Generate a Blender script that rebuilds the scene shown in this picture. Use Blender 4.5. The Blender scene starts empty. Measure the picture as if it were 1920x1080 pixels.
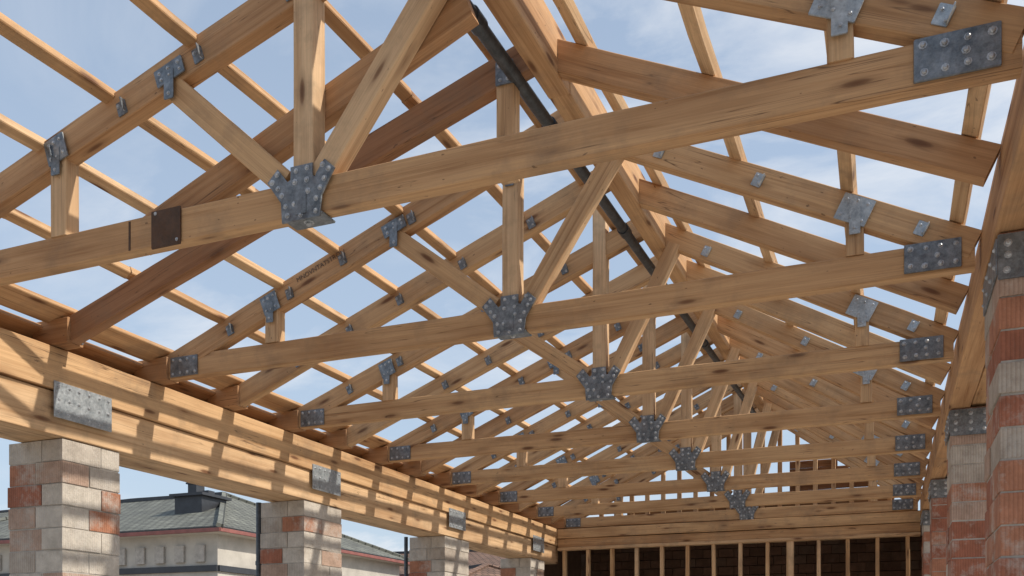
import bpy, bmesh, math, random
from mathutils import Vector, Matrix
random.seed(7)
S = 2.5            # metres per layout unit (bottom chord height above the eye)
GZ = -1.55         # ground level (m), eye at z=0
scene = bpy.context.scene
col = scene.collection

# ------------------------------------------------------------------ materials
def newmat(name):
    m = bpy.data.materials.new(name); m.use_nodes = True
    nt = m.node_tree; b = nt.nodes['Principled BSDF']
    return m, nt, b
def N(nt, t, **k):
    n = nt.nodes.new(t)
    for a, v in k.items():
        if a.startswith('i_'):
            n.inputs[a[2:].replace('_', ' ')].default_value = v
        else: setattr(n, a, v)
    return n
def ramp(nt, fac, stops, interp='LINEAR'):
    r = N(nt, 'ShaderNodeValToRGB'); cr = r.color_ramp; cr.interpolation = interp
    while len(cr.elements) < len(stops): cr.elements.new(0.5)
    for e, (p, c) in zip(cr.elements, stops):
        e.position = p; e.color = (c[0], c[1], c[2], 1) if not isinstance(c, (int, float)) else (c, c, c, 1)
    nt.links.new(fac, r.inputs[0]); return r.outputs[0]
def mix(nt, fac, a, b, mode='MIX'):
    m = N(nt, 'ShaderNodeMix', data_type='RGBA', blend_type=mode)
    for sock, v in ((m.inputs[0], fac), (m.inputs[6], a), (m.inputs[7], b)):
        if isinstance(v, (int, float)): sock.default_value = v
        elif isinstance(v, tuple): sock.default_value = (*v, 1)
        else: nt.links.new(v, sock)
    return m.outputs[2]
def noise(nt, vec, scale, detail=4, rough=.55, vscale=None, dist=0):
    if vscale:
        mp = N(nt, 'ShaderNodeMapping'); mp.inputs['Scale'].default_value = vscale
        nt.links.new(vec, mp.inputs[0]); vec = mp.outputs[0]
    n = N(nt, 'ShaderNodeTexNoise'); n.inputs['Scale'].default_value = scale
    n.inputs['Detail'].default_value = detail; n.inputs['Roughness'].default_value = rough
    n.inputs['Distortion'].default_value = dist
    nt.links.new(vec, n.inputs['Vector']); return n.outputs['Fac']
def bump(nt, b, h, strength=.3, dist=.01):
    bn = N(nt, 'ShaderNodeBump'); bn.inputs['Strength'].default_value = strength
    bn.inputs['Distance'].default_value = dist
    nt.links.new(h, bn.inputs['Height']); nt.links.new(bn.outputs[0], b.inputs['Normal'])

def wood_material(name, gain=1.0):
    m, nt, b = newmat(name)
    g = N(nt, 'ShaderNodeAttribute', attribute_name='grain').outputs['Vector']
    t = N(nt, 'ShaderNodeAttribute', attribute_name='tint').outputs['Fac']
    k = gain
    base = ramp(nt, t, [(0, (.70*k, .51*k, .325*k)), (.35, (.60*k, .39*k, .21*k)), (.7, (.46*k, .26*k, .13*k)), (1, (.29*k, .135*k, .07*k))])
    streak = noise(nt, g, 1.0, 6, .62, (.5, 22, 22), .5)
    fine = noise(nt, g, 1.0, 5, .7, (2.5, 130, 130))
    broad = noise(nt, g, 1.0, 3, .5, (.8, 5, 5))
    c = mix(nt, 1.0, base, ramp(nt, streak, [(.28, (.62, .53, .45)), (.44, (.92, .89, .86)), (.56, (1.0, 1.0, 1.0)), (.72, (1.14, 1.14, 1.12))]), 'MULTIPLY')
    c = mix(nt, 1.0, c, ramp(nt, fine, [(.3, (.84, .82, .80)), (.7, (1.10, 1.10, 1.10))]), 'MULTIPLY')
    c = mix(nt, 1.0, c, ramp(nt, broad, [(.28, (.72, .65, .60)), (.5, (1, 1, 1)), (.75, (1.10, 1.09, 1.07))]), 'MULTIPLY')
    # knots, sparse and a little elongated
    mp = N(nt, 'ShaderNodeMapping'); mp.inputs['Scale'].default_value = (1.7, 7.5, 7.5); nt.links.new(g, mp.inputs[0])
    v = N(nt, 'ShaderNodeTexVoronoi'); nt.links.new(mp.outputs[0], v.inputs['Vector']); v.inputs['Scale'].default_value = 1
    kn = ramp(nt, v.outputs['Distance'], [(.06, .95), (.11, .75), (.15, .3), (.26, 0)])
    c = mix(nt, kn, c, (.14, .06, .028))
    cr = noise(nt, g, 1.0, 2, .5, (.45, 15, 15), .15)
    crk = ramp(nt, cr, [(.494, 0), (.5, 1), (.506, 0)])
    cm = ramp(nt, noise(nt, g, 1.0, 2, .5, (1.0, 3, 3)), [(.47, 0), (.58, .8)])
    crm = N(nt, 'ShaderNodeMath', operation='MULTIPLY'); nt.links.new(crk, crm.inputs[0]); nt.links.new(cm, crm.inputs[1])
    c = mix(nt, crm.outputs[0], c, (.07, .035, .02))
    geo = N(nt, 'ShaderNodeNewGeometry').outputs['Position']
    gr = ramp(nt, noise(nt, geo, 2.3, 6, .7), [(.50, 0), (.74, .55)])
    c = mix(nt, gr, c, (.20, .145, .10))
    sp = ramp(nt, noise(nt, g, 1.0, 2, .5, (16, 34, 34)), [(.73, 0), (.76, .6)])
    c = mix(nt, sp, c, (.07, .04, .028))
    nt.links.new(c, b.inputs['Base Color'])
    b.inputs['Roughness'].default_value = .72; b.inputs['Specular IOR Level'].default_value = .25
    bump(nt, b, streak, .35, .006)
    return m
WOOD = wood_material('timber')
WOODD = wood_material('timber_dark', .62)  # same timber in a darker base tone, for the gable boards

def steel_material(name, c0, c1, rough=.42, rust=.0):
    m, nt, b = newmat(name)
    geo = N(nt, 'ShaderNodeNewGeometry').outputs['Position']
    n1 = noise(nt, geo, 14, 6, .7); n2 = noise(nt, geo, 60, 4, .7)
    c = ramp(nt, n1, [(.32, c0), (.68, c1)])
    c = mix(nt, 1.0, c, ramp(nt, n2, [(.3, (.7, .7, .72)), (.7, (1.15, 1.15, 1.15))]), 'MULTIPLY')
    if rust: c = mix(nt, ramp(nt, noise(nt, geo, 8, 6, .75), [(.5, 0), (.66, rust)]), c, (.12, .055, .025))
    nt.links.new(c, b.inputs['Base Color']); b.inputs['Metallic'].default_value = .5
    r = ramp(nt, n2, [(.3, rough - .12), (.7, rough + .18)]); nt.links.new(r, b.inputs['Roughness'])
    bump(nt, b, n1, .3, .004); return m
STEEL = steel_material('weathered_steel', (.10, .118, .132), (.30, .33, .355), .40, .2)
GALV = steel_material('galvanised_steel', (.28, .315, .335), (.50, .54, .56), .42)
BOLT = steel_material('bolt_steel', (.28, .30, .32), (.62, .65, .67), .34)
RUST = steel_material('rusty_plate', (.07, .045, .03), (.14, .08, .05), .6, .6)
PIPE = steel_material('dark_pipe', (.045, .055, .065), (.12, .135, .15), .42)

def plain(name, c, rough=.85, nscale=6, var=.25, bstr=.3):
    m, nt, b = newmat(name)
    geo = N(nt, 'ShaderNodeNewGeometry').outputs['Position']
    n = noise(nt, geo, nscale, 8, .65)
    cc = ramp(nt, n, [(.3, tuple(x*(1-var) for x in c)), (.7, tuple(x*(1+var) for x in c))])
    nt.links.new(cc, b.inputs['Base Color']); b.inputs['Roughness'].default_value = rough
    bump(nt, b, n, bstr, .02); return m
MORTAR = plain('mortar', (.40, .37, .33), .95, 9)
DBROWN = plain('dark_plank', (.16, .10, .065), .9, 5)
RENDERW = plain('cream_blockwork', (.60, .55, .47), .95, 7, .18)
GROUND = plain('dirt_ground', (.38, .33, .27), .95, .6, .25)
SLAB = plain('concrete_slab', (.50, .47, .42), .9, 2, .15)
HWALL = plain('cream_render', (.46, .43, .38), .95, 1.5, .18)
RED = plain('red_fascia', (.24, .085, .07), .6, 3)
DARK = plain('dark_panel', (.035, .038, .045), .5, 4)
GLASSY, gnt, gb = newmat('window_glass'); gb.inputs['Base Color'].default_value = (.03, .035, .04, 1); gb.inputs['Roughness'].default_value = .08
INK = plain('stamp_ink', (.13, .09, .065), .9)

def brick_material(name='hollow_clay_brick', k=1.0, sat=True):
    m, nt, b = newmat(name)
    g = N(nt, 'ShaderNodeAttribute', attribute_name='grain').outputs['Vector']
    t = N(nt, 'ShaderNodeAttribute', attribute_name='tint').outputs['Fac']
    st = [(0, (.56, .52, .46)), (.2, (.50, .455, .40)), (.36, (.44, .385, .33)), (.46, (.46, .33, .26)), (.56, (.44, .20, .12)), (.8, (.36, .14, .085)), (1, (.27, .11, .07))]
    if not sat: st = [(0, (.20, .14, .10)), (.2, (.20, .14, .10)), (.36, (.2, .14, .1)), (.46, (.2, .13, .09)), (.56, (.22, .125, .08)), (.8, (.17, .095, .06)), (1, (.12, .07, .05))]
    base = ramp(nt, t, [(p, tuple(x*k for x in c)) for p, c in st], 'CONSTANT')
    geo = N(nt, 'ShaderNodeNewGeometry').outputs['Position']
    n = noise(nt, geo, 7, 8, .7)
    c = mix(nt, 1.0, base, ramp(nt, n, [(.3, (.68, .65, .62)), (.7, (1.18, 1.16, 1.14))]), 'MULTIPLY')
    if sat:
        sm = ramp(nt, noise(nt, geo, 3.2, 7, .75), [(.50, 0), (.66, .8)])
        c = mix(nt, sm, c, (.50*k, .46*k, .41*k))
    dk = ramp(nt, noise(nt, geo, 4.7, 7, .75), [(.57, 0), (.74, .55)])
    c = mix(nt, dk, c, (.20*k, .15*k, .12*k))
    w = N(nt, 'ShaderNodeTexWave', wave_type='BANDS', bands_direction='X'); w.inputs['Scale'].default_value = 14
    w.inputs['Distortion'].default_value = .3
    nt.links.new(g, w.inputs['Vector'])
    rib = ramp(nt, t, [(0, 0.0), (.3, .7)], 'CONSTANT')
    c2 = mix(nt, 1.0, c, ramp(nt, w.outputs['Fac'], [(0, (.74, .72, .70)), (.35, (1, 1, 1))]), 'MULTIPLY')
    c = mix(nt, rib, c, c2)
    nt.links.new(c, b.inputs['Base Color']); b.inputs['Roughness'].default_value = .93
    h = N(nt, 'ShaderNodeMath', operation='MULTIPLY_ADD'); nt.links.new(w.outputs['Fac'], h.inputs[0]); h.inputs[1].default_value = .3
    nt.links.new(noise(nt, geo, 28, 6, .7), h.inputs[2])
    bump(nt, b, h.outputs[0], .8, .014); return m
BRICK = brick_material()
BRICKD = brick_material('shaded_brick', .8, False)  # terracotta with the room's shade put into its colour

def tile_material(name, c):
    m, nt, b = newmat(name)
    uv = N(nt, 'ShaderNodeAttribute', attribute_name='grain').outputs['Vector']
    br = N(nt, 'ShaderNodeTexBrick'); nt.links.new(uv, br.inputs['Vector'])
    br.inputs['Color1'].default_value = (*c, 1); br.inputs['Color2'].default_value = (*[x*1.5 for x in c], 1)
    br.inputs['Mortar'].default_value = (*[x*.35 for x in c], 1)
    br.inputs['Scale'].default_value = 1; br.inputs['Brick Width'].default_value = .3; br.inputs['Row Height'].default_value = .28
    br.inputs['Mortar Size'].default_value = .025
    geo = N(nt, 'ShaderNodeNewGeometry').outputs['Position']
    cc = mix(nt, 1.0, br.outputs['Color'], ramp(nt, noise(nt, geo, 1.2, 6, .7), [(.3, (.7, .7, .7)), (.7, (1.3, 1.28, 1.2))]), 'MULTIPLY')
    nt.links.new(cc, b.inputs['Base Color']); b.inputs['Roughness'].default_value = .85
    bump(nt, b, br.outputs['Fac'], -.6, .03); return m
TILEG = tile_material('grey_roof_tiles', (.13, .135, .12))
TILEB = tile_material('brown_roof_tiles', (.15, .09, .065))

# ------------------------------------------------------------------ builders
def empty(name, loc=(0, 0, 0)):
    e = bpy.data.objects.new(name, None); col.objects.link(e); e.location = loc
    e.empty_display_size = .2; return e
class MB:
    """mesh accumulator with grain + tint attributes"""
    def __init__(s): s.v = []; s.f = []; s.g = []; s.t = []
    def add(s, vs, fs, gs, t):
        o = len(s.v); s.v += vs; s.g += gs; s.t += [t]*len(vs); s.f += [tuple(i+o for i in f) for f in fs]
    def obj(s, name, mat, parent=None, smooth=False):
        me = bpy.data.meshes.new(name); me.from_pydata([tuple(v) for v in s.v], [], s.f)
        a = me.attributes.new('grain', 'FLOAT_VECTOR', 'POINT'); a.data.foreach_set('vector', [c for g in s.g for c in g])
        a = me.attributes.new('tint', 'FLOAT', 'POINT'); a.data.foreach_set('value', s.t)
        bm = bmesh.new(); bm.from_mesh(me); bmesh.ops.recalc_face_normals(bm, faces=bm.faces); bm.to_mesh(me); bm.free()
        me.materials.append(mat)
        o = bpy.data.objects.new(name, me); col.objects.link(o)
        if parent: o.parent = parent; o.matrix_parent_inverse = Matrix.Translation(-Vector(parent.location))
        return o
def add_beam(mb, p0, p1, side, ts, tw, tint=None, wob=.003, ch=.006):
    """square-sawn timber p0->p1 (metres); ts = size along side vector, tw = size the other way"""
    p0 = Vector(p0); p1 = Vector(p1); ax = p1-p0; L = ax.length; ax.normalize()
    sd = Vector(side); sd = (sd-ax*sd.dot(ax)).normalized(); w = ax.cross(sd).normalized()
    if tint is None: tint = random.choice([.1, .25, .35, .5, .6, .45, .8])+random.uniform(-.08, .12)
    n = max(1, int(L/.45)); a = ts/2; b = tw/2
    prof = [(-a+ch, -b), (a-ch, -b), (a, -b+ch), (a, b-ch), (a-ch, b), (-a+ch, b), (-a, b-ch), (-a, -b+ch)]
    off = Vector((random.uniform(0, 60), random.uniform(0, 30), random.uniform(0, 30)))
    vs = []; gs = []; fs = []
    bow = random.uniform(-1, 1)*min(.008, L*.002)
    for i in range(n+1):
        s = i/n; c = p0+ax*(L*s)+w*(bow*math.sin(math.pi*s))
        tw_ = random.uniform(-wob, wob)*.6; tv_ = random.uniform(-wob, wob)
        for (x, y) in prof:
            vs.append(c+sd*(x+tw_)+w*(y+tv_)); gs.append((L*s+off.x, x+off.y, y+off.z))
    for i in range(n):
        for j in range(8):
            k = (j+1) % 8; fs.append((i*8+j, i*8+k, (i+1)*8+k, (i+1)*8+j))
    fs.append(tuple(range(7, -1, -1))); fs.append(tuple(n*8+j for j in range(8)))
    mb.add(vs, fs, gs, tint)
def beam(name, p0, p1, side, ts, tw, parent=None, tint=None, mat=None, **k):
    mb = MB(); add_beam(mb, p0, p1, side, ts, tw, tint, **k); return mb.obj(name, mat or WOOD, parent)
def add_box(mb, x0, x1, y0, y1, z0, z1, tint=.5, gr=None):
    vs = [Vector((x, y, z)) for z in (z0, z1) for y in (y0, y1) for x in (x0, x1)]
    off = (random.uniform(0, 9), random.uniform(0, 9), random.uniform(0, 9))
    gs = [(v.x+v.y+off[0], v.z+off[1], off[2]) for v in vs]
    mb.add(vs, [(0, 2, 3, 1), (4, 5, 7, 6), (0, 1, 5, 4), (2, 6, 7, 3), (0, 4, 6, 2), (1, 3, 7, 5)], gs, tint)
def box(name, x0, x1, y0, y1, z0, z1, mat, parent=None):
    mb = MB(); add_box(mb, x0, x1, y0, y1, z0, z1); return mb.obj(name, mat, parent)
def add_plate(mb, mbb, o, ux, vz, nrm, pts, bolts, th=.010, br=.013):
    """polygonal plate: outline pts (metres) in axes ux,vz at o, thickness along nrm; domed bolts"""
    o = Vector(o); ux = Vector(ux).normalized(); vz = Vector(vz).normalized(); n = Vector(nrm).normalized(); k = len(pts)
    vs = [o+ux*p[0]+vz*p[1] for p in pts]+[o+ux*p[0]*.985+vz*p[1]*.985+n*th for p in pts]
    fs = [tuple(range(k-1, -1, -1)), tuple(range(k, 2*k))]+[(i, (i+1) % k, (i+1) % k+k, i+k) for i in range(k)]
    mb.add(vs, fs, [tuple(v) for v in vs], .5)
    for (bx, by) in bolts:
        bx += random.uniform(-.005, .005); by += random.uniform(-.005, .005)
        c = o+ux*bx+vz*by+n*th; m = 8; vs = []; bs = br*random.uniform(.85, 1.1)
        for (r, h) in ((1.45, 0), (1.45, .18), (.95, .22), (.9, .75), (.5, 1.05)):
            for j in range(m):
                a = 2*math.pi*j/m; vs.append(c+ux*(math.cos(a)*r*bs)+vz*(math.sin(a)*r*bs)+n*(h*bs))
        fs = [(q*m+j, q*m+(j+1) % m, (q+1)*m+(j+1) % m, (q+1)*m+j) for q in range(4) for j in range(m)]+[tuple(4*m+j for j in range(m))]
        mbb.add(vs, fs, [tuple(v) for v in vs], .5)
def rect(w, h, c=.004):
    a, b = w/2, h/2
    return [(-a+c, -b), (a-c, -b), (a, -b+c), (a, b-c), (a-c, b), (-a+c, b), (-a, b-c), (-a, -b+c)]
def grid(w, h, nx, ny, mg=.025):
    return [(-w/2+mg+(w-2*mg)*i/max(1, nx-1), -h/2+mg+(h-2*mg)*j/max(1, ny-1)) for i in range(nx) for j in range(ny)]

# ------------------------------------------------------------------ roof geometry (layout units)
XL, XR, XA = -2.37, .21, -.79
def apexR(Y): return 1.47+.050*(Y-1.75)
def apexL(Y): return apexR(Y)+.055
def zL(X, Y, base=1.01, da=0): return base+(apexL(Y)+da-base)*(X-XL)/(XA-XL)
def zR(X, Y, base=1.02): return apexR(Y)+(base-apexR(Y))*(X-XA)/(XR-XA)
BATL = [-2.14, -1.90, -1.68, -1.44, -1.18, -.95]
BATR = [-.69, -.38, -.09, .17]
def P(x, y, z): return Vector((x*S, y*S, z*S))
FY = (0, 1, 0)

def clip(mb, mbb, X, Y, Z, ang, t):
    X += random.uniform(-.012, .012); ang += random.uniform(-.06, .06)
    ux = (math.cos(ang), 0, math.sin(ang)); vz = (-math.sin(ang), 0, math.cos(ang))
    o = P(X, Y-t/2-.0014, Z)
    add_plate(mb, mbb, o, ux, vz, (0, -1, 0), rect(.07, .09), [(-.018, .022), (.018, -.02)], .006, .009)
    q = o+Vector(ux)*.028+Vector((0, -.022, 0))
    add_plate(mb, mbb, q, (0, 1, 0), vz, ux, rect(.04, .08), [], .005)

def truss(Y, kx, baseL, idx):
    e = empty('roof_truss', P(XA, Y, 1))
    tc = .036; tr = .040; da = {1: .085, 0: .085, 2: .035}.get(idx, 0)
    tint0 = [.5, .50, .48, .38, .45, .35, .42, .38, .4][idx]
    beam('bottom_chord', P(XL, Y, 1), P(XR, Y, 1), FY, tc*S, .078*S, e, tint0)
    l0 = P(XL-.02, Y, zL(XL-.02, Y, baseL, da)); l1 = P(XA, Y, zL(XA, Y, baseL, da))
    beam('top_chord_left', l0, l1, FY, tr*S, .080*S, e, tint0+.08)
    r0 = P(XA+.005, Y, zR(XA, Y)); r1 = P(XR, Y, zR(XR, Y))
    beam('top_chord_right', r0, r1, FY, tr*S, .075*S, e, .46)
    ang = math.atan2(l1.z-l0.z, l1.x-l0.x); angr = math.atan2(r1.z-r0.z, r1.x-r0.x)
    top = {1: 1.56, 3: 1.69, 4: 1.75, 5: 1.72}.get(idx, zL(kx, Y, baseL)+(.08 if idx > 5 else -.03))
    beam('king_post', P(kx, Y, 1.036), P(kx, Y, top), FY, .050*S, .052*S, e, .12)
    dl = -1.575 if idx <= 1 else -1.46
    beam('web_left', P(kx-.055, Y, 1.045), P(dl, Y, zL(dl, Y, baseL, da)-.03), FY, .043*S, .056*S, e, .36)
    if idx <= 1: beam('web_right', P(kx+.035, Y, 1.04), P(-.875, Y, 1.405), FY, .043*S, .055*S, e, .16)
    else: beam('web_right', P(kx+.05, Y, 1.04), P(-.725, Y, zR(-.725, Y)-.02), FY, .043*S, .052*S, e, .2)
    sl = -1.93; sr = -.075
    beam('stub_post_left', P(sl, Y, 1.038), P(sl, Y, zL(sl, Y, baseL, da)-.02), FY, .044*S, .052*S, e, .2)
    beam('stub_post_right', P(sr, Y, 1.038), P(sr, Y, zR(sr, Y)-.02), FY, .044*S, .045*S, e, .3)
    if idx == 1:
        yb = Y+.042
        beam('scissor_brace', P(-1.72, yb, 1.02), P(-.82, yb, 1.37), FY, .036*S, .075*S, e, .68)
    mp, mb_, mg = MB(), MB(), MB()
    yf = Y-.0265
    pts = [(-.052, -.052), (.048, -.052), (.052, -.006), (.074, .030), (.086, .048), (.060, .072), (.040, .046), (.036, .038), (.029, .042), (.029, .070), (-.029, .070), (-.029, .042), (-.037, .038), (-.064, .072), (-.092, .046), (-.078, .026), (-.055, -.006)]
    pts = [(a*S, b*S) for a, b in pts]
    bl = [(-.038, -.038), (.0, -.040), (.036, -.038), (-.040, -.014), (.038, -.012), (-.018, -.014), (.017, .010), (-.016, .032), (.016, .034), (-.016, .058), (.016, .058),
          (.048, .012), (.058, .030), (.070, .046), (.056, .058), (-.050, .012), (-.062, .028), (-.077, .044), (-.062, .058)]
    add_plate(mp, mb_, P(kx, yf, 1.0), (1, 0, 0), (0, 0, 1), (0, -1, 0), pts, [(a*S, b*S) for a, b in bl], .010, .0115)
    add_plate(mp, mb_, P(kx-.002, yf-.0037, .985), (1, 0, 0), (0, 0, 1), (0, -1, 0), rect(.030*S, .05*S), [], .005)
    add_plate(mp, mb_, P(kx, Y, .9598), (1, 0, 0), (0, 1, 0), (0, 0, -1), rect(.104*S, .056*S), [(0, 0)], .008, .02)
    w, h = .135*S, .074*S
    add_plate(mp, mb_, P(.112, Y-tc/2-.0024, 1.006), (1, 0, 0), (0, 0, 1), (0, -1, 0), rect(w, h), grid(w, h, 4, 2, .038)+[(.03, 0)], .010, .0125)
    w = .12*S
    add_plate(mp, mb_, P(XL+.068, Y-tc/2-.0024, 1.0), (1, 0, 0), (0, 0, 1), (0, -1, 0), rect(w, .07*S), grid(w, .07*S, 4, 2, .03), .008, .011)
    J = [(sl, zL(sl, Y, baseL, da)-.008, ang, .066, .066), (dl+.006, zL(dl, Y, baseL, da)-.006, ang, .085, .042), (sr, zR(sr, Y)-.006, angr, .085, .070)]
    if idx == 2: J.append((kx, zL(kx, Y, baseL)-.01, ang, .05, .065))
    for (x, z, a, ww, hh) in J:
        add_plate(mg if (x == sr) else mp, mb_, P(x, Y-.0270, z), (math.cos(a), 0, math.sin(a)), (-math.sin(a), 0, math.cos(a)), (0, -1, 0), rect(ww*S, hh*S), grid(ww*S, hh*S, 3, 2, .035), .008, .009)
        add_plate(mg if (x == sr) else mp, mb_, P(x, Y-.0292, z-.03), (1, 0, 0), (0, 0, 1), (0, -1, 0), rect(.028*S, .070*S), [(0, -.05)], .006, .009)
    for x in BATL[:5]:
        clip(mp, mb_, x+(.035 if idx > 1 else -.05), Y, zL(x+(.035 if idx > 1 else -.05), Y, baseL, da)-.008, ang, tr)
    for x in (.08, -.33, -.6):
        clip(mg, mb_, x, Y, zR(x, Y)-.004, angr, tr)
    if idx == 1:
        rp = MB()
        add_plate(rp, mb_, P(-1.585, Y-tc/2-.002, 1.0), (1, 0, 0), (0, 0, 1), (0, -1, 0), rect(.088*S, .090*S), [(-.08, .09), (.085, -.08)], .008, .007)
        rp.obj('splice_plate', RUST, e)
        add_beam(bm2 := MB(), P(-1.70, Y-.0185, .965), P(-1.70, Y-.0185, 1.035), FY, .002*S, .006*S, .9, ch=.0008, wob=.0005); bm2.obj('metal_strap', RUST, e)
    mp.obj('gusset_plates', STEEL, e); mb_.obj('bolts', BOLT, e); mg.obj('rafter_clips', GALV, e)
    return e

TY = [.88, 1.75, 2.62, 3.41, 4.19, 4.93, 5.66, 6.38, 7.02]
KX = [-1.2, -1.197, -1.055, -1.01, -1.01, -.985, -.95, -.925, -.95]
for i, (Y, kx) in enumerate(zip(TY, KX)):
    truss(Y, kx, 1.125 if i < 2 else 1.01, i)

# intermediate rafter pairs (no bottom chord)
RY = [2.19, 3.01, 3.80, 4.56, 5.30, 6.02, 6.70]
TR = [.66, .5, .35, .55, .4, .5, .35]; TLs = [.88, .42, .3, .55, .4, .3, .5]
for i, Y in enumerate(RY):
    e = empty('rafter_pair', P(XA, Y, 1.4))
    al = apexR(Y)+.02 if i == 0 else apexL(Y)+(.03 if i == 1 else 0)
    zl = lambda X: 1.01+(al-1.01)*(X-XL)/(XA-XL)
    beam('rafter_left', P(XL-.02, Y, 1.0), P(XA, Y, al), FY, .038*S, .080*S, e, TLs[i])
    beam('rafter_right', P(XA, Y, apexR(Y)), P(XR, Y, 1.02), FY, .038*S, .075*S, e, TR[i])
    ang = math.atan2(al-1.01, XA-XL)
    mp, mb_ = MB(), MB()
    for x in BATL[:5]:
        if i: clip(mp, mb_, x+.035, Y, zl(x+.035)-.01, ang, .038)
    if i == 0:
        beam('hanger_post', P(-.895, Y, 1.20), P(-.895, Y, zl(-.895)-.02), FY, .044*S, .048*S, e, .2)
        add_plate(mp, mb_, P(-.895, Y-.0256, zl(-.895)-.02), (1, 0, 0), (0, 0, 1), (0, -1, 0), rect(.048*S, .06*S), grid(.048*S, .06*S, 2, 2, .03), .008, .010)
    if mp.v: mp.obj('rafter_clips', STEEL, e); mb_.obj('bolts', BOLT, e)

# heel blocks of trusses and rafters
for Y in TY+RY:
    e = empty('heel_block', P(-2.43, Y, .96))
    beam('block', P(-2.52, Y, .999), P(-2.372, Y, .999), FY, .062*S, .080*S, e, .72)
    mp, mb_ = MB(), MB()
    add_plate(mp, mb_, P(-2.371, Y+.020, 1.0), (0, 1, 0), (0, 0, 1), (1, 0, 0), rect(.018*S, .066*S), [(0, .05), (0, 0), (0, -.05)], .006, .007)
    mp.obj('angle_bracket', STEEL, e); mb_.obj('bolts', BOLT, e)

# battens running the length of the roof (the first bay sits higher, on the deeper first rafters)
Y0, Y1 = .2, 7.15
for x in BATL:
    e = empty('roof_batten', P(x, Y0, zL(x, Y0))); t = random.uniform(.15, .55)
    a0 = P(x*1.05, Y0, zL(x, Y0)+.118); a1 = P(x*1.05, 1.84, zL(x, 1.84)+.118)
    b0 = P(x, 2.17, zL(x, 2.17)+.056); b1 = P(x, Y1, zL(x, Y1)+.058)
    d1 = (a1-a0).normalized(); d2 = (b1-b0).normalized()
    beam('length', a0, a1, (1, 0, .34), .034*S, .025*S, e, t, wob=.004)
    beam('length', a1-d1*.004, b0+d2*.004, (1, 0, .34), .0335*S, .0245*S, e, t, wob=.001)
    beam('length', b0, b1, (1, 0, .34), .034*S, .025*S, e, t+.05, wob=.005)
for x in BATR:
    beam('roof_batten', P(x, Y0, zR(x, Y0)+.056), P(x, Y1, zR(x, Y1)+.056), (1, 0, -.47), .036*S, .026*S, None, random.uniform(.15, .55), wob=.005)
prev = Y0
rb = empty('ridge_beam', P(XA, Y0, 1.45))
for k, yy in enumerate([2.27, 4.2, 7.1]):
    beam('ridge_length', P(XA+.005, prev, apexR(prev)), P(XA+.005, yy-.003, apexR(yy)), (1, 0, 0), .058*S, .125*S, rb, [.55, .48, .5][k]); prev = yy
def tube(name, p0, p1, r, mat, parent=None, seg=16):
    p0, p1 = Vector(p0), Vector(p1); ax = (p1-p0).normalized(); s = ax.orthogonal().normalized(); w = ax.cross(s)
    mb = MB(); n = max(1, int((p1-p0).length/2)); vs = []
    for i in range(n+1):
        c = p0.lerp(p1, i/n)
        for j in range(seg):
            a = 2*math.pi*j/seg; vs.append(c+s*math.cos(a)*r+w*math.sin(a)*r)
    fs = [(i*seg+j, i*seg+(j+1) % seg, (i+1)*seg+(j+1) % seg, (i+1)*seg+j) for i in range(n) for j in range(seg)]
    fs += [tuple(range(seg)), tuple(n*seg+j for j in range(seg))]
    mb.add(vs, fs, [tuple(v) for v in vs], .5); return mb.obj(name, mat, parent, False)
pe = empty('steel_ridge_pipe', P(-.87, Y0, 1.4))
tube('pipe', P(-.868, Y0, apexR(Y0)-.045), P(-.868, 7.0, apexR(7.0)-.045), .017*S, PIPE, pe, 24)
for yy in (1.9, 2.42, 3.2, 4.0, 4.8): tube('pipe_coupling', P(-.868, yy, apexR(yy)-.045), P(-.868, yy+.05, apexR(yy+.05)-.045), .021*S, PIPE, pe, 24)

# ------------------------------------------------------------------ left wall
lb = empty('timber_lintel_beam', P(-2.5, 0, .8))
beam('upper_beam', P(-2.545, .1, .8895), P(-2.545, 7.05, .8895), (1, 0, 0), .22*S, .134*S, lb, .36)
beam('lower_beam', P(-2.55, .1, .7500), P(-2.55, 7.05, .7500), (1, 0, 0), .20*S, .138*S, lb, .20)
for Yc in (2.28, 3.70, 5.13, 6.56, .85):
    mp, mb_ = MB(), MB(); e = empty('nail_plate', P(-2.44, Yc, .79))
    add_plate(mp, mb_, P(-2.4330, Yc, .79), (0, 1, 0), (0, 0, 1), (1, 0, 0), rect(.235*S, .115*S), grid(.235*S, .115*S, 6, 3, .04), .006, .0115)
    mp.obj('plate', GALV, e); mb_.obj('nail_heads', BOLT, e)
bw = empty('block_band_wall', P(-2.6, 0, .96)); mb = MB()
yy = .1
while yy < 7.0:
    l = random.uniform(.17, .21); add_box(mb, -2.66*S, (-2.545+random.uniform(-.002, .002))*S, yy*S, (yy+l-.005)*S, .9575*S, 1.045*S); yy += l
mb.obj('blocks', RENDERW, bw)
eb = empty('eave_board', P(-2.5, 0, 1.03))
for k, (xa, za, wd) in enumerate(((-2.365, 1.066, .10), (-2.475, 1.018, .11), (-2.59, .985, .11))):
    beam('board', P(xa-wd/2, .1, za-.34*wd/2+.004*k), P(xa-wd/2, 7.1, za-.34*wd/2+.004*k+.004), (1, 0, .34), (wd-.004)*S, .016*S, eb, [.5, .75, .85][k], wob=.002)

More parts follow.
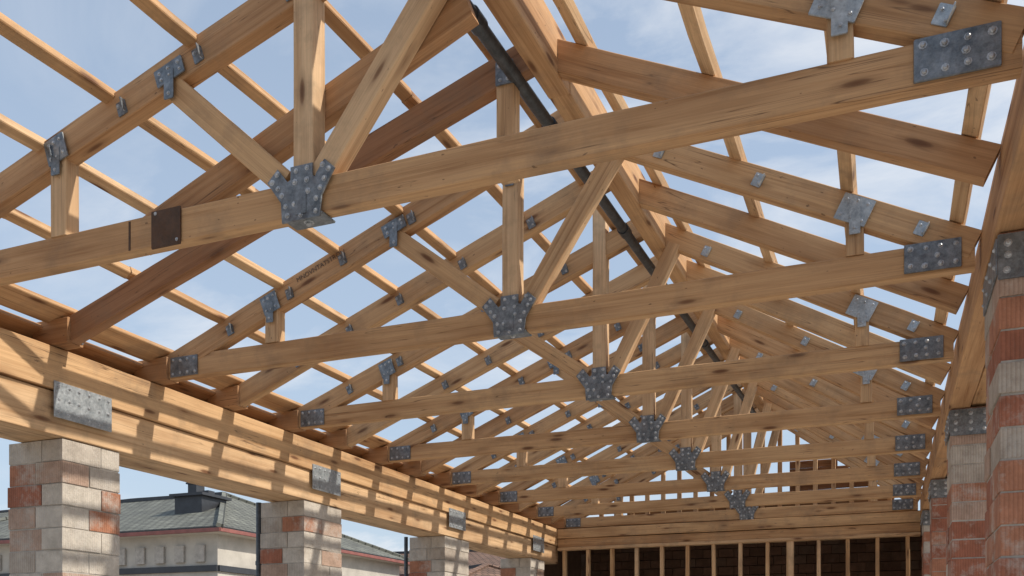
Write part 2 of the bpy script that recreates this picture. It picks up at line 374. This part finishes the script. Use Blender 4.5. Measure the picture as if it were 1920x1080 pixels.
def brick_pier(x0, x1, y0, y1, ztop, name='brick_pier', seed=0, redbias=0.0):
    e = empty(name, ((x0+x1)/2, (y0+y1)/2, GZ)); rnd = random.Random(seed)
    box('mortar_core', x0+.014, x1-.014, y0+.014, y1-.014, GZ, ztop, MORTAR, e)
    mb = MB(); z = ztop; ci = 0; h = .180
    while z > GZ:
        zb = max(GZ, z-h); a = .5 if ci % 2 else .33
        xs = [x0, x0+(x1-x0)*(a if ci % 2 else .62), x1]; ys = [y0, y0+(y1-y0)*(.45 if ci % 2 else .66), y1]
        for i in range(len(xs)-1):
            for j in range(len(ys)-1):
                g = .004+rnd.uniform(0, .004); d = rnd.uniform(0, .012)
                bias = redbias+((.22 if i == 0 else -.12) if seed < 30 else 0)
                t = min(.99, max(0, rnd.random()+bias))
                if ci == 0 and seed < 30: t = rnd.uniform(0, .3)
                add_box(mb, xs[i]+(g if i else d), xs[i+1]-(g if i < len(xs)-2 else d), ys[j]+(g if j else d), ys[j+1]-(g if j < len(ys)-2 else d), zb+rnd.uniform(.006, .012), z-rnd.uniform(0, .003), t)
        z = zb; ci += 1
    o = mb.obj('bricks', BRICK, e)
    bv = o.modifiers.new('soft_edges', 'BEVEL'); bv.width = .004; bv.segments = 1
    return e
for k, (a, b) in enumerate(((.75, 1.0), (2.215, 2.46), (3.55, 3.87), (5.0, 5.35), (6.45, 6.75))):
    brick_pier(-2.70*S, -2.455*S, a*S, b*S, .678*S, seed=k+11, redbias=-.08)
rl = empty('wall_plate_beam', P(.3, 0, 1))
beam('inner_plate', P(.262, .1, .985), P(.262, 7.05, .985), (1, 0, 0), .075*S, .125*S, rl, .6)
beam('outer_plate', P(.365, .1, .990), P(.365, 7.05, .990), (1, 0, 0), .12*S, .11*S, rl, .45)
beam('eave_rail', P(.262, .1, 1.085), P(.262, 7.05, 1.085), (1, 0, 0), .05*S, .07*S, rl, .5)
for k, (a, b) in enumerate(((.5, .9), (2.30, 2.62), (3.92, 4.22), (5.5, 5.8), (6.7, 7.0))):
    brick_pier(.232*S, .52*S, a*S, b*S, .92*S, seed=k+31, redbias=.42 if k == 1 else .12)
    e = empty('pier_head_plate', P(.3, a, .86)); mp, mb_ = MB(), MB()
    add_plate(mp, mb_, P(.30, a-.001, .865), (1, 0, 0), (0, 0, 1), (0, -1, 0), rect(.14*S, .10*S), grid(.14*S, .10*S, 3, 3, .05), .010, .014)
    add_plate(mp, mb_, P(.2312, (a+b)/2, .875), (0, 1, 0), (0, 0, 1), (-1, 0, 0), rect((b-a)*S*.9, .08*S), grid((b-a)*S*.9, .08*S, 4, 2, .05), .008, .012)
    mp.obj('plate', STEEL, e); mb_.obj('bolts', BOLT, e)

# ------------------------------------------------------------------ end wall frame and room behind
ew = empty('timber_stud_wall', P(-1, 7, .5))
for (z, h, t, y) in ((.915, .075, .35, 7.02), (.842, .066, .5, 7.03), (.795, .024, .2, 7.02)):
    beam('top_plate', P(-2.43, y, z), P(.225, y, z), FY, .07*S, h*S, ew, t)
x = -2.38; k = 0
while x < .2:
    wide = .05 if k in (9,) else .026
    beam('stud', P(x, 7.02, GZ/S), P(x, 7.02, .783), FY, .045*S, wide*S, ew, random.uniform(.1, .5)); x += .197 if k != 8 else .16; k += 1
for zz in (.1,): beam('noggin', P(-2.43, 7.03, zz), P(.225, 7.03, zz), FY, .03*S, .03*S, ew, .4)
ge = empty('gable_frame', P(-1, 7.1, 1.2)); x = -2.1
while x < .12:
    zt = (zL(x, 7.1) if x < XA else zR(x, 7.1))-.02
    if zt > 1.06: beam('gable_stud', P(x, 7.1, 1.0), P(x, 7.1, zt), FY, .04*S, .03*S, ge, random.uniform(.1, .5))
    x += .125
beam('gable_plate', P(-2.4, 7.1, .985), P(.2, 7.1, .985), FY, .05*S, .05*S, ge, .4)
for k in range(7):
    z = 1.03+k*.055
    xa = -1.9 if k < 2 else (-1.45 if k < 3 else -.66); xb = min(.1, XA+(apexR(7.1)-z)/(apexR(7.1)-1.02)*(XR-XA)-.06)
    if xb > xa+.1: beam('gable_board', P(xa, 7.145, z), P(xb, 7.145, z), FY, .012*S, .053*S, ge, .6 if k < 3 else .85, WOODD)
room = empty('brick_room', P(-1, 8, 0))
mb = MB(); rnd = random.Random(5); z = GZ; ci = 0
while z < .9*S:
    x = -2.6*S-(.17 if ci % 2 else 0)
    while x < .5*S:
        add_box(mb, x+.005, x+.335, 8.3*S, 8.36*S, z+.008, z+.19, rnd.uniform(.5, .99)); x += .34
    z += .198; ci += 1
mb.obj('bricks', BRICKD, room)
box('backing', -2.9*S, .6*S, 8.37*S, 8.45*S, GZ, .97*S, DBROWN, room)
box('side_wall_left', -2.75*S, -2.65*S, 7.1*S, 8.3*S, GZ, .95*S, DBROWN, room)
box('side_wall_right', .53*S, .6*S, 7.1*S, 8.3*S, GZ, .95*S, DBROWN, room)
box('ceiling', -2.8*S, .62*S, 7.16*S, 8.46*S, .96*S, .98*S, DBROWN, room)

# ------------------------------------------------------------------ outside
mb = MB(); R = 2500
mb.add([Vector((-R, -R, GZ)), Vector((R, -R, GZ)), Vector((R, R, GZ)), Vector((-R, R, GZ))], [(0, 1, 2, 3)], [(0, 0, 0)]*4, .5)
mb.obj('ground', GROUND)
box('floor_slab', -2.9*S, .7*S, -3*S, 8.4*S, GZ-.2, GZ+.02, SLAB)
for (x, y, zt, r) in ((-2.79, 3.66, .70, .022), (-2.79, 5.13, .70, .02)):
    e = empty('downpipe', P(x, y, 0)); tube('pipe', P(x, y, GZ/S), P(x, y, zt), r*S*.6, PIPE, e)
    for zz in (.0, .4): tube('pipe_collar', P(x, y, zz), P(x, y, zz+.02), r*S*.75, PIPE, e)

yaw = math.radians(22)
Rv = Vector((math.cos(yaw), math.sin(yaw), 0)); Fv = Vector((-math.sin(yaw), math.cos(yaw), 0))
def hip_house(name, corner, ldir, LL, LW, eave, rise, tile, wallmat, inset=None, win=True, ext=None):
    c = Vector(corner); a = Vector(ldir).normalized(); b = Vector((a.y, -a.x, 0))
    if b.dot(Fv) < 0: b = -b
    e = empty(name, c); Z = Vector((0, 0, 1))
    ov = .45; inset = LW/2 if inset is None else inset
    def q(u, v, z): return c+a*u+b*v+Z*z
    def poly(vs, mat, nm, ua):
        m = MB(); ua = ua.normalized(); n = (vs[1]-vs[0]).cross(vs[2]-vs[0]).normalized(); va = n.cross(ua)
        m.add(vs, [tuple(range(len(vs)))], [(v.dot(ua), v.dot(va), 0) for v in vs], .5); return m.obj(nm, mat, e)
    h0 = GZ
    corners = [(0, 0), (LL, 0), (LL, LW), (0, LW)]
    m = MB(); vs = [q(u, v, h0) for u, v in corners]+[q(u, v, eave) for u, v in corners]
    m.add(vs, [(0, 1, 5, 4), (1, 2, 6, 5), (2, 3, 7, 6), (3, 0, 4, 7)], [tuple(v) for v in vs], .5); m.obj('walls', wallmat, e)
    E = [q(-ov, -ov, eave), q(LL+ov, -ov, eave), q(LL+ov, LW+ov, eave), q(-ov, LW+ov, eave)]
    r0 = q(inset, LW/2, eave+rise); r1 = q(LL-inset, LW/2, eave+rise)
    poly([E[0], E[1], r1, r0], tile, 'roof_front', a); poly([E[2], E[3], r0, r1], tile, 'roof_back', a)
    poly([E[3], E[0], r0], tile, 'roof_hip_near', b); poly([E[1], E[2], r1], tile, 'roof_hip_far', b)
    for i in range(4):
        p, s = E[i], E[(i+1) % 4]; d = (s-p).normalized(); sd = d.cross(Z)
        beam('fascia', p-Z*.09, s-Z*.09, sd, .05, .11, e, .3, RED, wob=0)
        beam('gutter', p-Z*.02+sd*.07, s-Z*.02+sd*.07, sd, .10, .09, e, .3, DARK, wob=0)
    mm = MB(); vs = [v-Z*.15 for v in E]; mm.add(vs, [(0, 1, 2, 3)], [tuple(v) for v in vs], .5); mm.obj('soffit', wallmat, e)
    beam('ridge_tiles', r0+Z*.03, r1+Z*.03, b, .22, .14, e, .3, DARK, wob=.01)
    for A in (E[0], E[3]): beam('hip_tiles', A+Z*.03, r0+Z*.03, b, .2, .12, e, .3, tile, wob=.01)
    for A in (E[1], E[2]): beam('hip_tiles', A+Z*.03, r1+Z*.03, b, .2, .12, e, .3, tile, wob=.01)
    beam('string_course', q(-.03, -.03, eave-1.15), q(LL, -.03, eave-1.15), b, .10, .18, e, .3, DARK, wob=0)
    beam('string_course', q(-.03, 0, eave-1.15), q(-.03, LW, eave-1.15), a, .10, .18, e, .3, DARK, wob=0)
    if win:
        k = 1.2
        while k < LL-1:
            for zz in (eave-2.6, eave-4.6):
                o = q(k, -.04, zz)
                ww = MB(); vs = [o-a*.55-Z*.6, o+a*.55-Z*.6, o+a*.55+Z*.6, o-a*.55+Z*.6]; ww.add(vs, [(0, 1, 2, 3)], [tuple(v) for v in vs], .5); ww.obj('window', GLASSY, e)
                for (p, s_) in ((( -.6, -.65), (.6, -.65)), ((-.6, .65), (.6, .65)), ((-.6, -.65), (-.6, .65)), ((.6, -.65), (.6, .65)), ((0, -.65), (0, .65))):
                    beam('window_frame', o+a*p[0]+Z*p[1]-b*.03, o+a*s_[0]+Z*s_[1]-b*.03, b, .06, .08, e, .3, HWALL, wob=0)
            k += 2.4
        k = 1.2
        while k < LW-1:
            for zz in (eave-2.2, eave-4.2):
                o = q(-.04, k, zz); ww = MB(); vs = [o-b*.5-Z*.6, o+b*.5-Z*.6, o+b*.5+Z*.6, o-b*.5+Z*.6]; ww.add(vs, [(0, 1, 2, 3)], [tuple(v) for v in vs], .5); ww.obj('window', GLASSY, e)
                for (p, s_) in (((-.55, -.65), (.55, -.65)), ((-.55, .65), (.55, .65)), ((-.55, -.65), (-.55, .65)), ((.55, -.65), (.55, .65)), ((0, -.65), (0, .65))):
                    beam('window_frame', o+b*p[0]+Z*p[1]-a*.03, o+b*s_[0]+Z*s_[1]-a*.03, a, .06, .08, e, .3, HWALL, wob=0)
            k += 2.3
        k = .6
        while k < LL-.3:
            beam('eave_vent', q(k, -.05, eave-.95), q(k, -.05, eave-.45), b, .07, .34, e, .3, MORTAR, wob=0); k += .75
    return e, q, r0, r1
def rd(u, d): return Rv*((u-960)/1733*d)+Fv*d
A = rd(408, 27)
h1, q, r0, r1 = hip_house('rendered_house', A, Rv*-.93+Fv*.37, 15, 11, 3.50, 2.1, TILEG, HWALL, inset=4.2)
d0 = q(2.9, 2.6, 4.4)
def hbox(nm, x0, x1, y0, y1, z0, z1):
    m_ = MB(); add_box(m_, d0.x+x0, d0.x+x1, d0.y+y0, d0.y+y1, d0.z+z0, d0.z+z1); m_.obj(nm, DARK, h1)
hbox('roof_dormer', -.55, .55, -.5, .7, -.6, .55); hbox('dormer_cap', -.68, .68, -.62, .82, .55, .64)
hbox('chimney', -.45, -.1, .0, .4, .64, 1.05); hbox('chimney_cap', -.5, -.05, -.05, .45, 1.05, 1.1); hbox('vent_box', .15, .4, .0, .3, .64, .8)
hip_house('tiled_house', rd(800, 34), Rv*-.55+Fv*.83, 9, 9, 1.9, 1.6, TILEB, HWALL, inset=3, win=False)
hip_house('tiled_house', rd(1010, 40), Rv*-.96+Fv*.28, 12, 9, 3.3, 1.5, TILEB, HWALL, inset=3, win=False)
hip_house('rendered_house', rd(150, 48), Rv*-.9+Fv*.4, 16, 10, 6.0, 2.5, TILEG, HWALL, inset=3, win=False)

# ------------------------------------------------------------------ stamped marking on the second truss rafter
cu = bpy.data.curves.new('timber_stamp', 'FONT'); cu.body = 'MNOVNTATSTRON'; cu.size = .056; cu.extrude = .0004; cu.materials.append(INK)
st = bpy.data.objects.new('timber_stamp', cu); col.objects.link(st)
Yt = 2.62; x = -1.825; a = math.atan2(apexL(Yt)+.035-1.01, XA-XL)
st.location = P(x, Yt-.0216, zL(x, Yt, 1.01, .035)+.010); st.rotation_euler = (math.radians(90), -a, 0)

# ------------------------------------------------------------------ sun, sky
sd = Vector((.80, .12, .74)).normalized()
elev = math.asin(sd.z); az = math.atan2(sd.x, sd.y)
sl = bpy.data.lights.new('sun', 'SUN'); sl.energy = 4.2; sl.angle = math.radians(1.0); sl.color = (1, .92, .80)
so = bpy.data.objects.new('sun', sl); col.objects.link(so); so.rotation_euler = (-sd).to_track_quat('-Z', 'Y').to_euler()
w = bpy.data.worlds.new('World'); scene.world = w; w.use_nodes = True; nt = w.node_tree
bg = nt.nodes['Background']; bg.inputs['Strength'].default_value = .15
sky = N(nt, 'ShaderNodeTexSky', sky_type='NISHITA'); sky.sun_disc = False; sky.sun_elevation = elev; sky.sun_rotation = az
sky.air_density = 1.2; sky.dust_density = 1.6; sky.ozone_density = 1.3
tc = N(nt, 'ShaderNodeTexCoord').outputs['Generated']
sep = N(nt, 'ShaderNodeSeparateXYZ'); nt.links.new(tc, sep.inputs[0])
zz = N(nt, 'ShaderNodeMath', operation='ADD'); nt.links.new(sep.outputs[2], zz.inputs[0]); zz.inputs[1].default_value = .18
vd = N(nt, 'ShaderNodeVectorMath', operation='DIVIDE'); nt.links.new(tc, vd.inputs[0])
cmb = N(nt, 'ShaderNodeCombineXYZ')
for i in range(3): nt.links.new(zz.outputs[0], cmb.inputs[i])
nt.links.new(cmb.outputs[0], vd.inputs[1])
c1 = noise(nt, vd.outputs[0], 2.2, 9, .60, (1, 1.3, 1), .5)
c2 = noise(nt, vd.outputs[0], .8, 3, .5)
cl = ramp(nt, c1, [(.45, 0), (.70, .85)]); cm = ramp(nt, c2, [(.42, .06), (.60, 1)])
mm = N(nt, 'ShaderNodeMath', operation='MULTIPLY'); nt.links.new(cl, mm.inputs[0]); nt.links.new(cm, mm.inputs[1])
haze = ramp(nt, sep.outputs[2], [(0, .85), (.15, .65), (.6, .45)])
base = mix(nt, haze, sky.outputs[0], (3.9, 4.7, 5.8))
out = mix(nt, mm.outputs[0], base, (6.0, 6.15, 6.4))
nt.links.new(out, bg.inputs['Color'])

# ------------------------------------------------------------------ camera
cam = bpy.data.cameras.new('camera'); co = bpy.data.objects.new('camera', cam); col.objects.link(co)
co.location = (0, 0, 0); co.rotation_euler = (math.radians(90), 0, yaw)
cam.sensor_width = 36; cam.lens = 1733/1920*36; cam.shift_y = 676/1920; cam.clip_start = .05; cam.clip_end = 6000
scene.camera = co
scene.view_settings.view_transform = 'Standard'; scene.view_settings.look = 'None'; scene.view_settings.exposure = 0
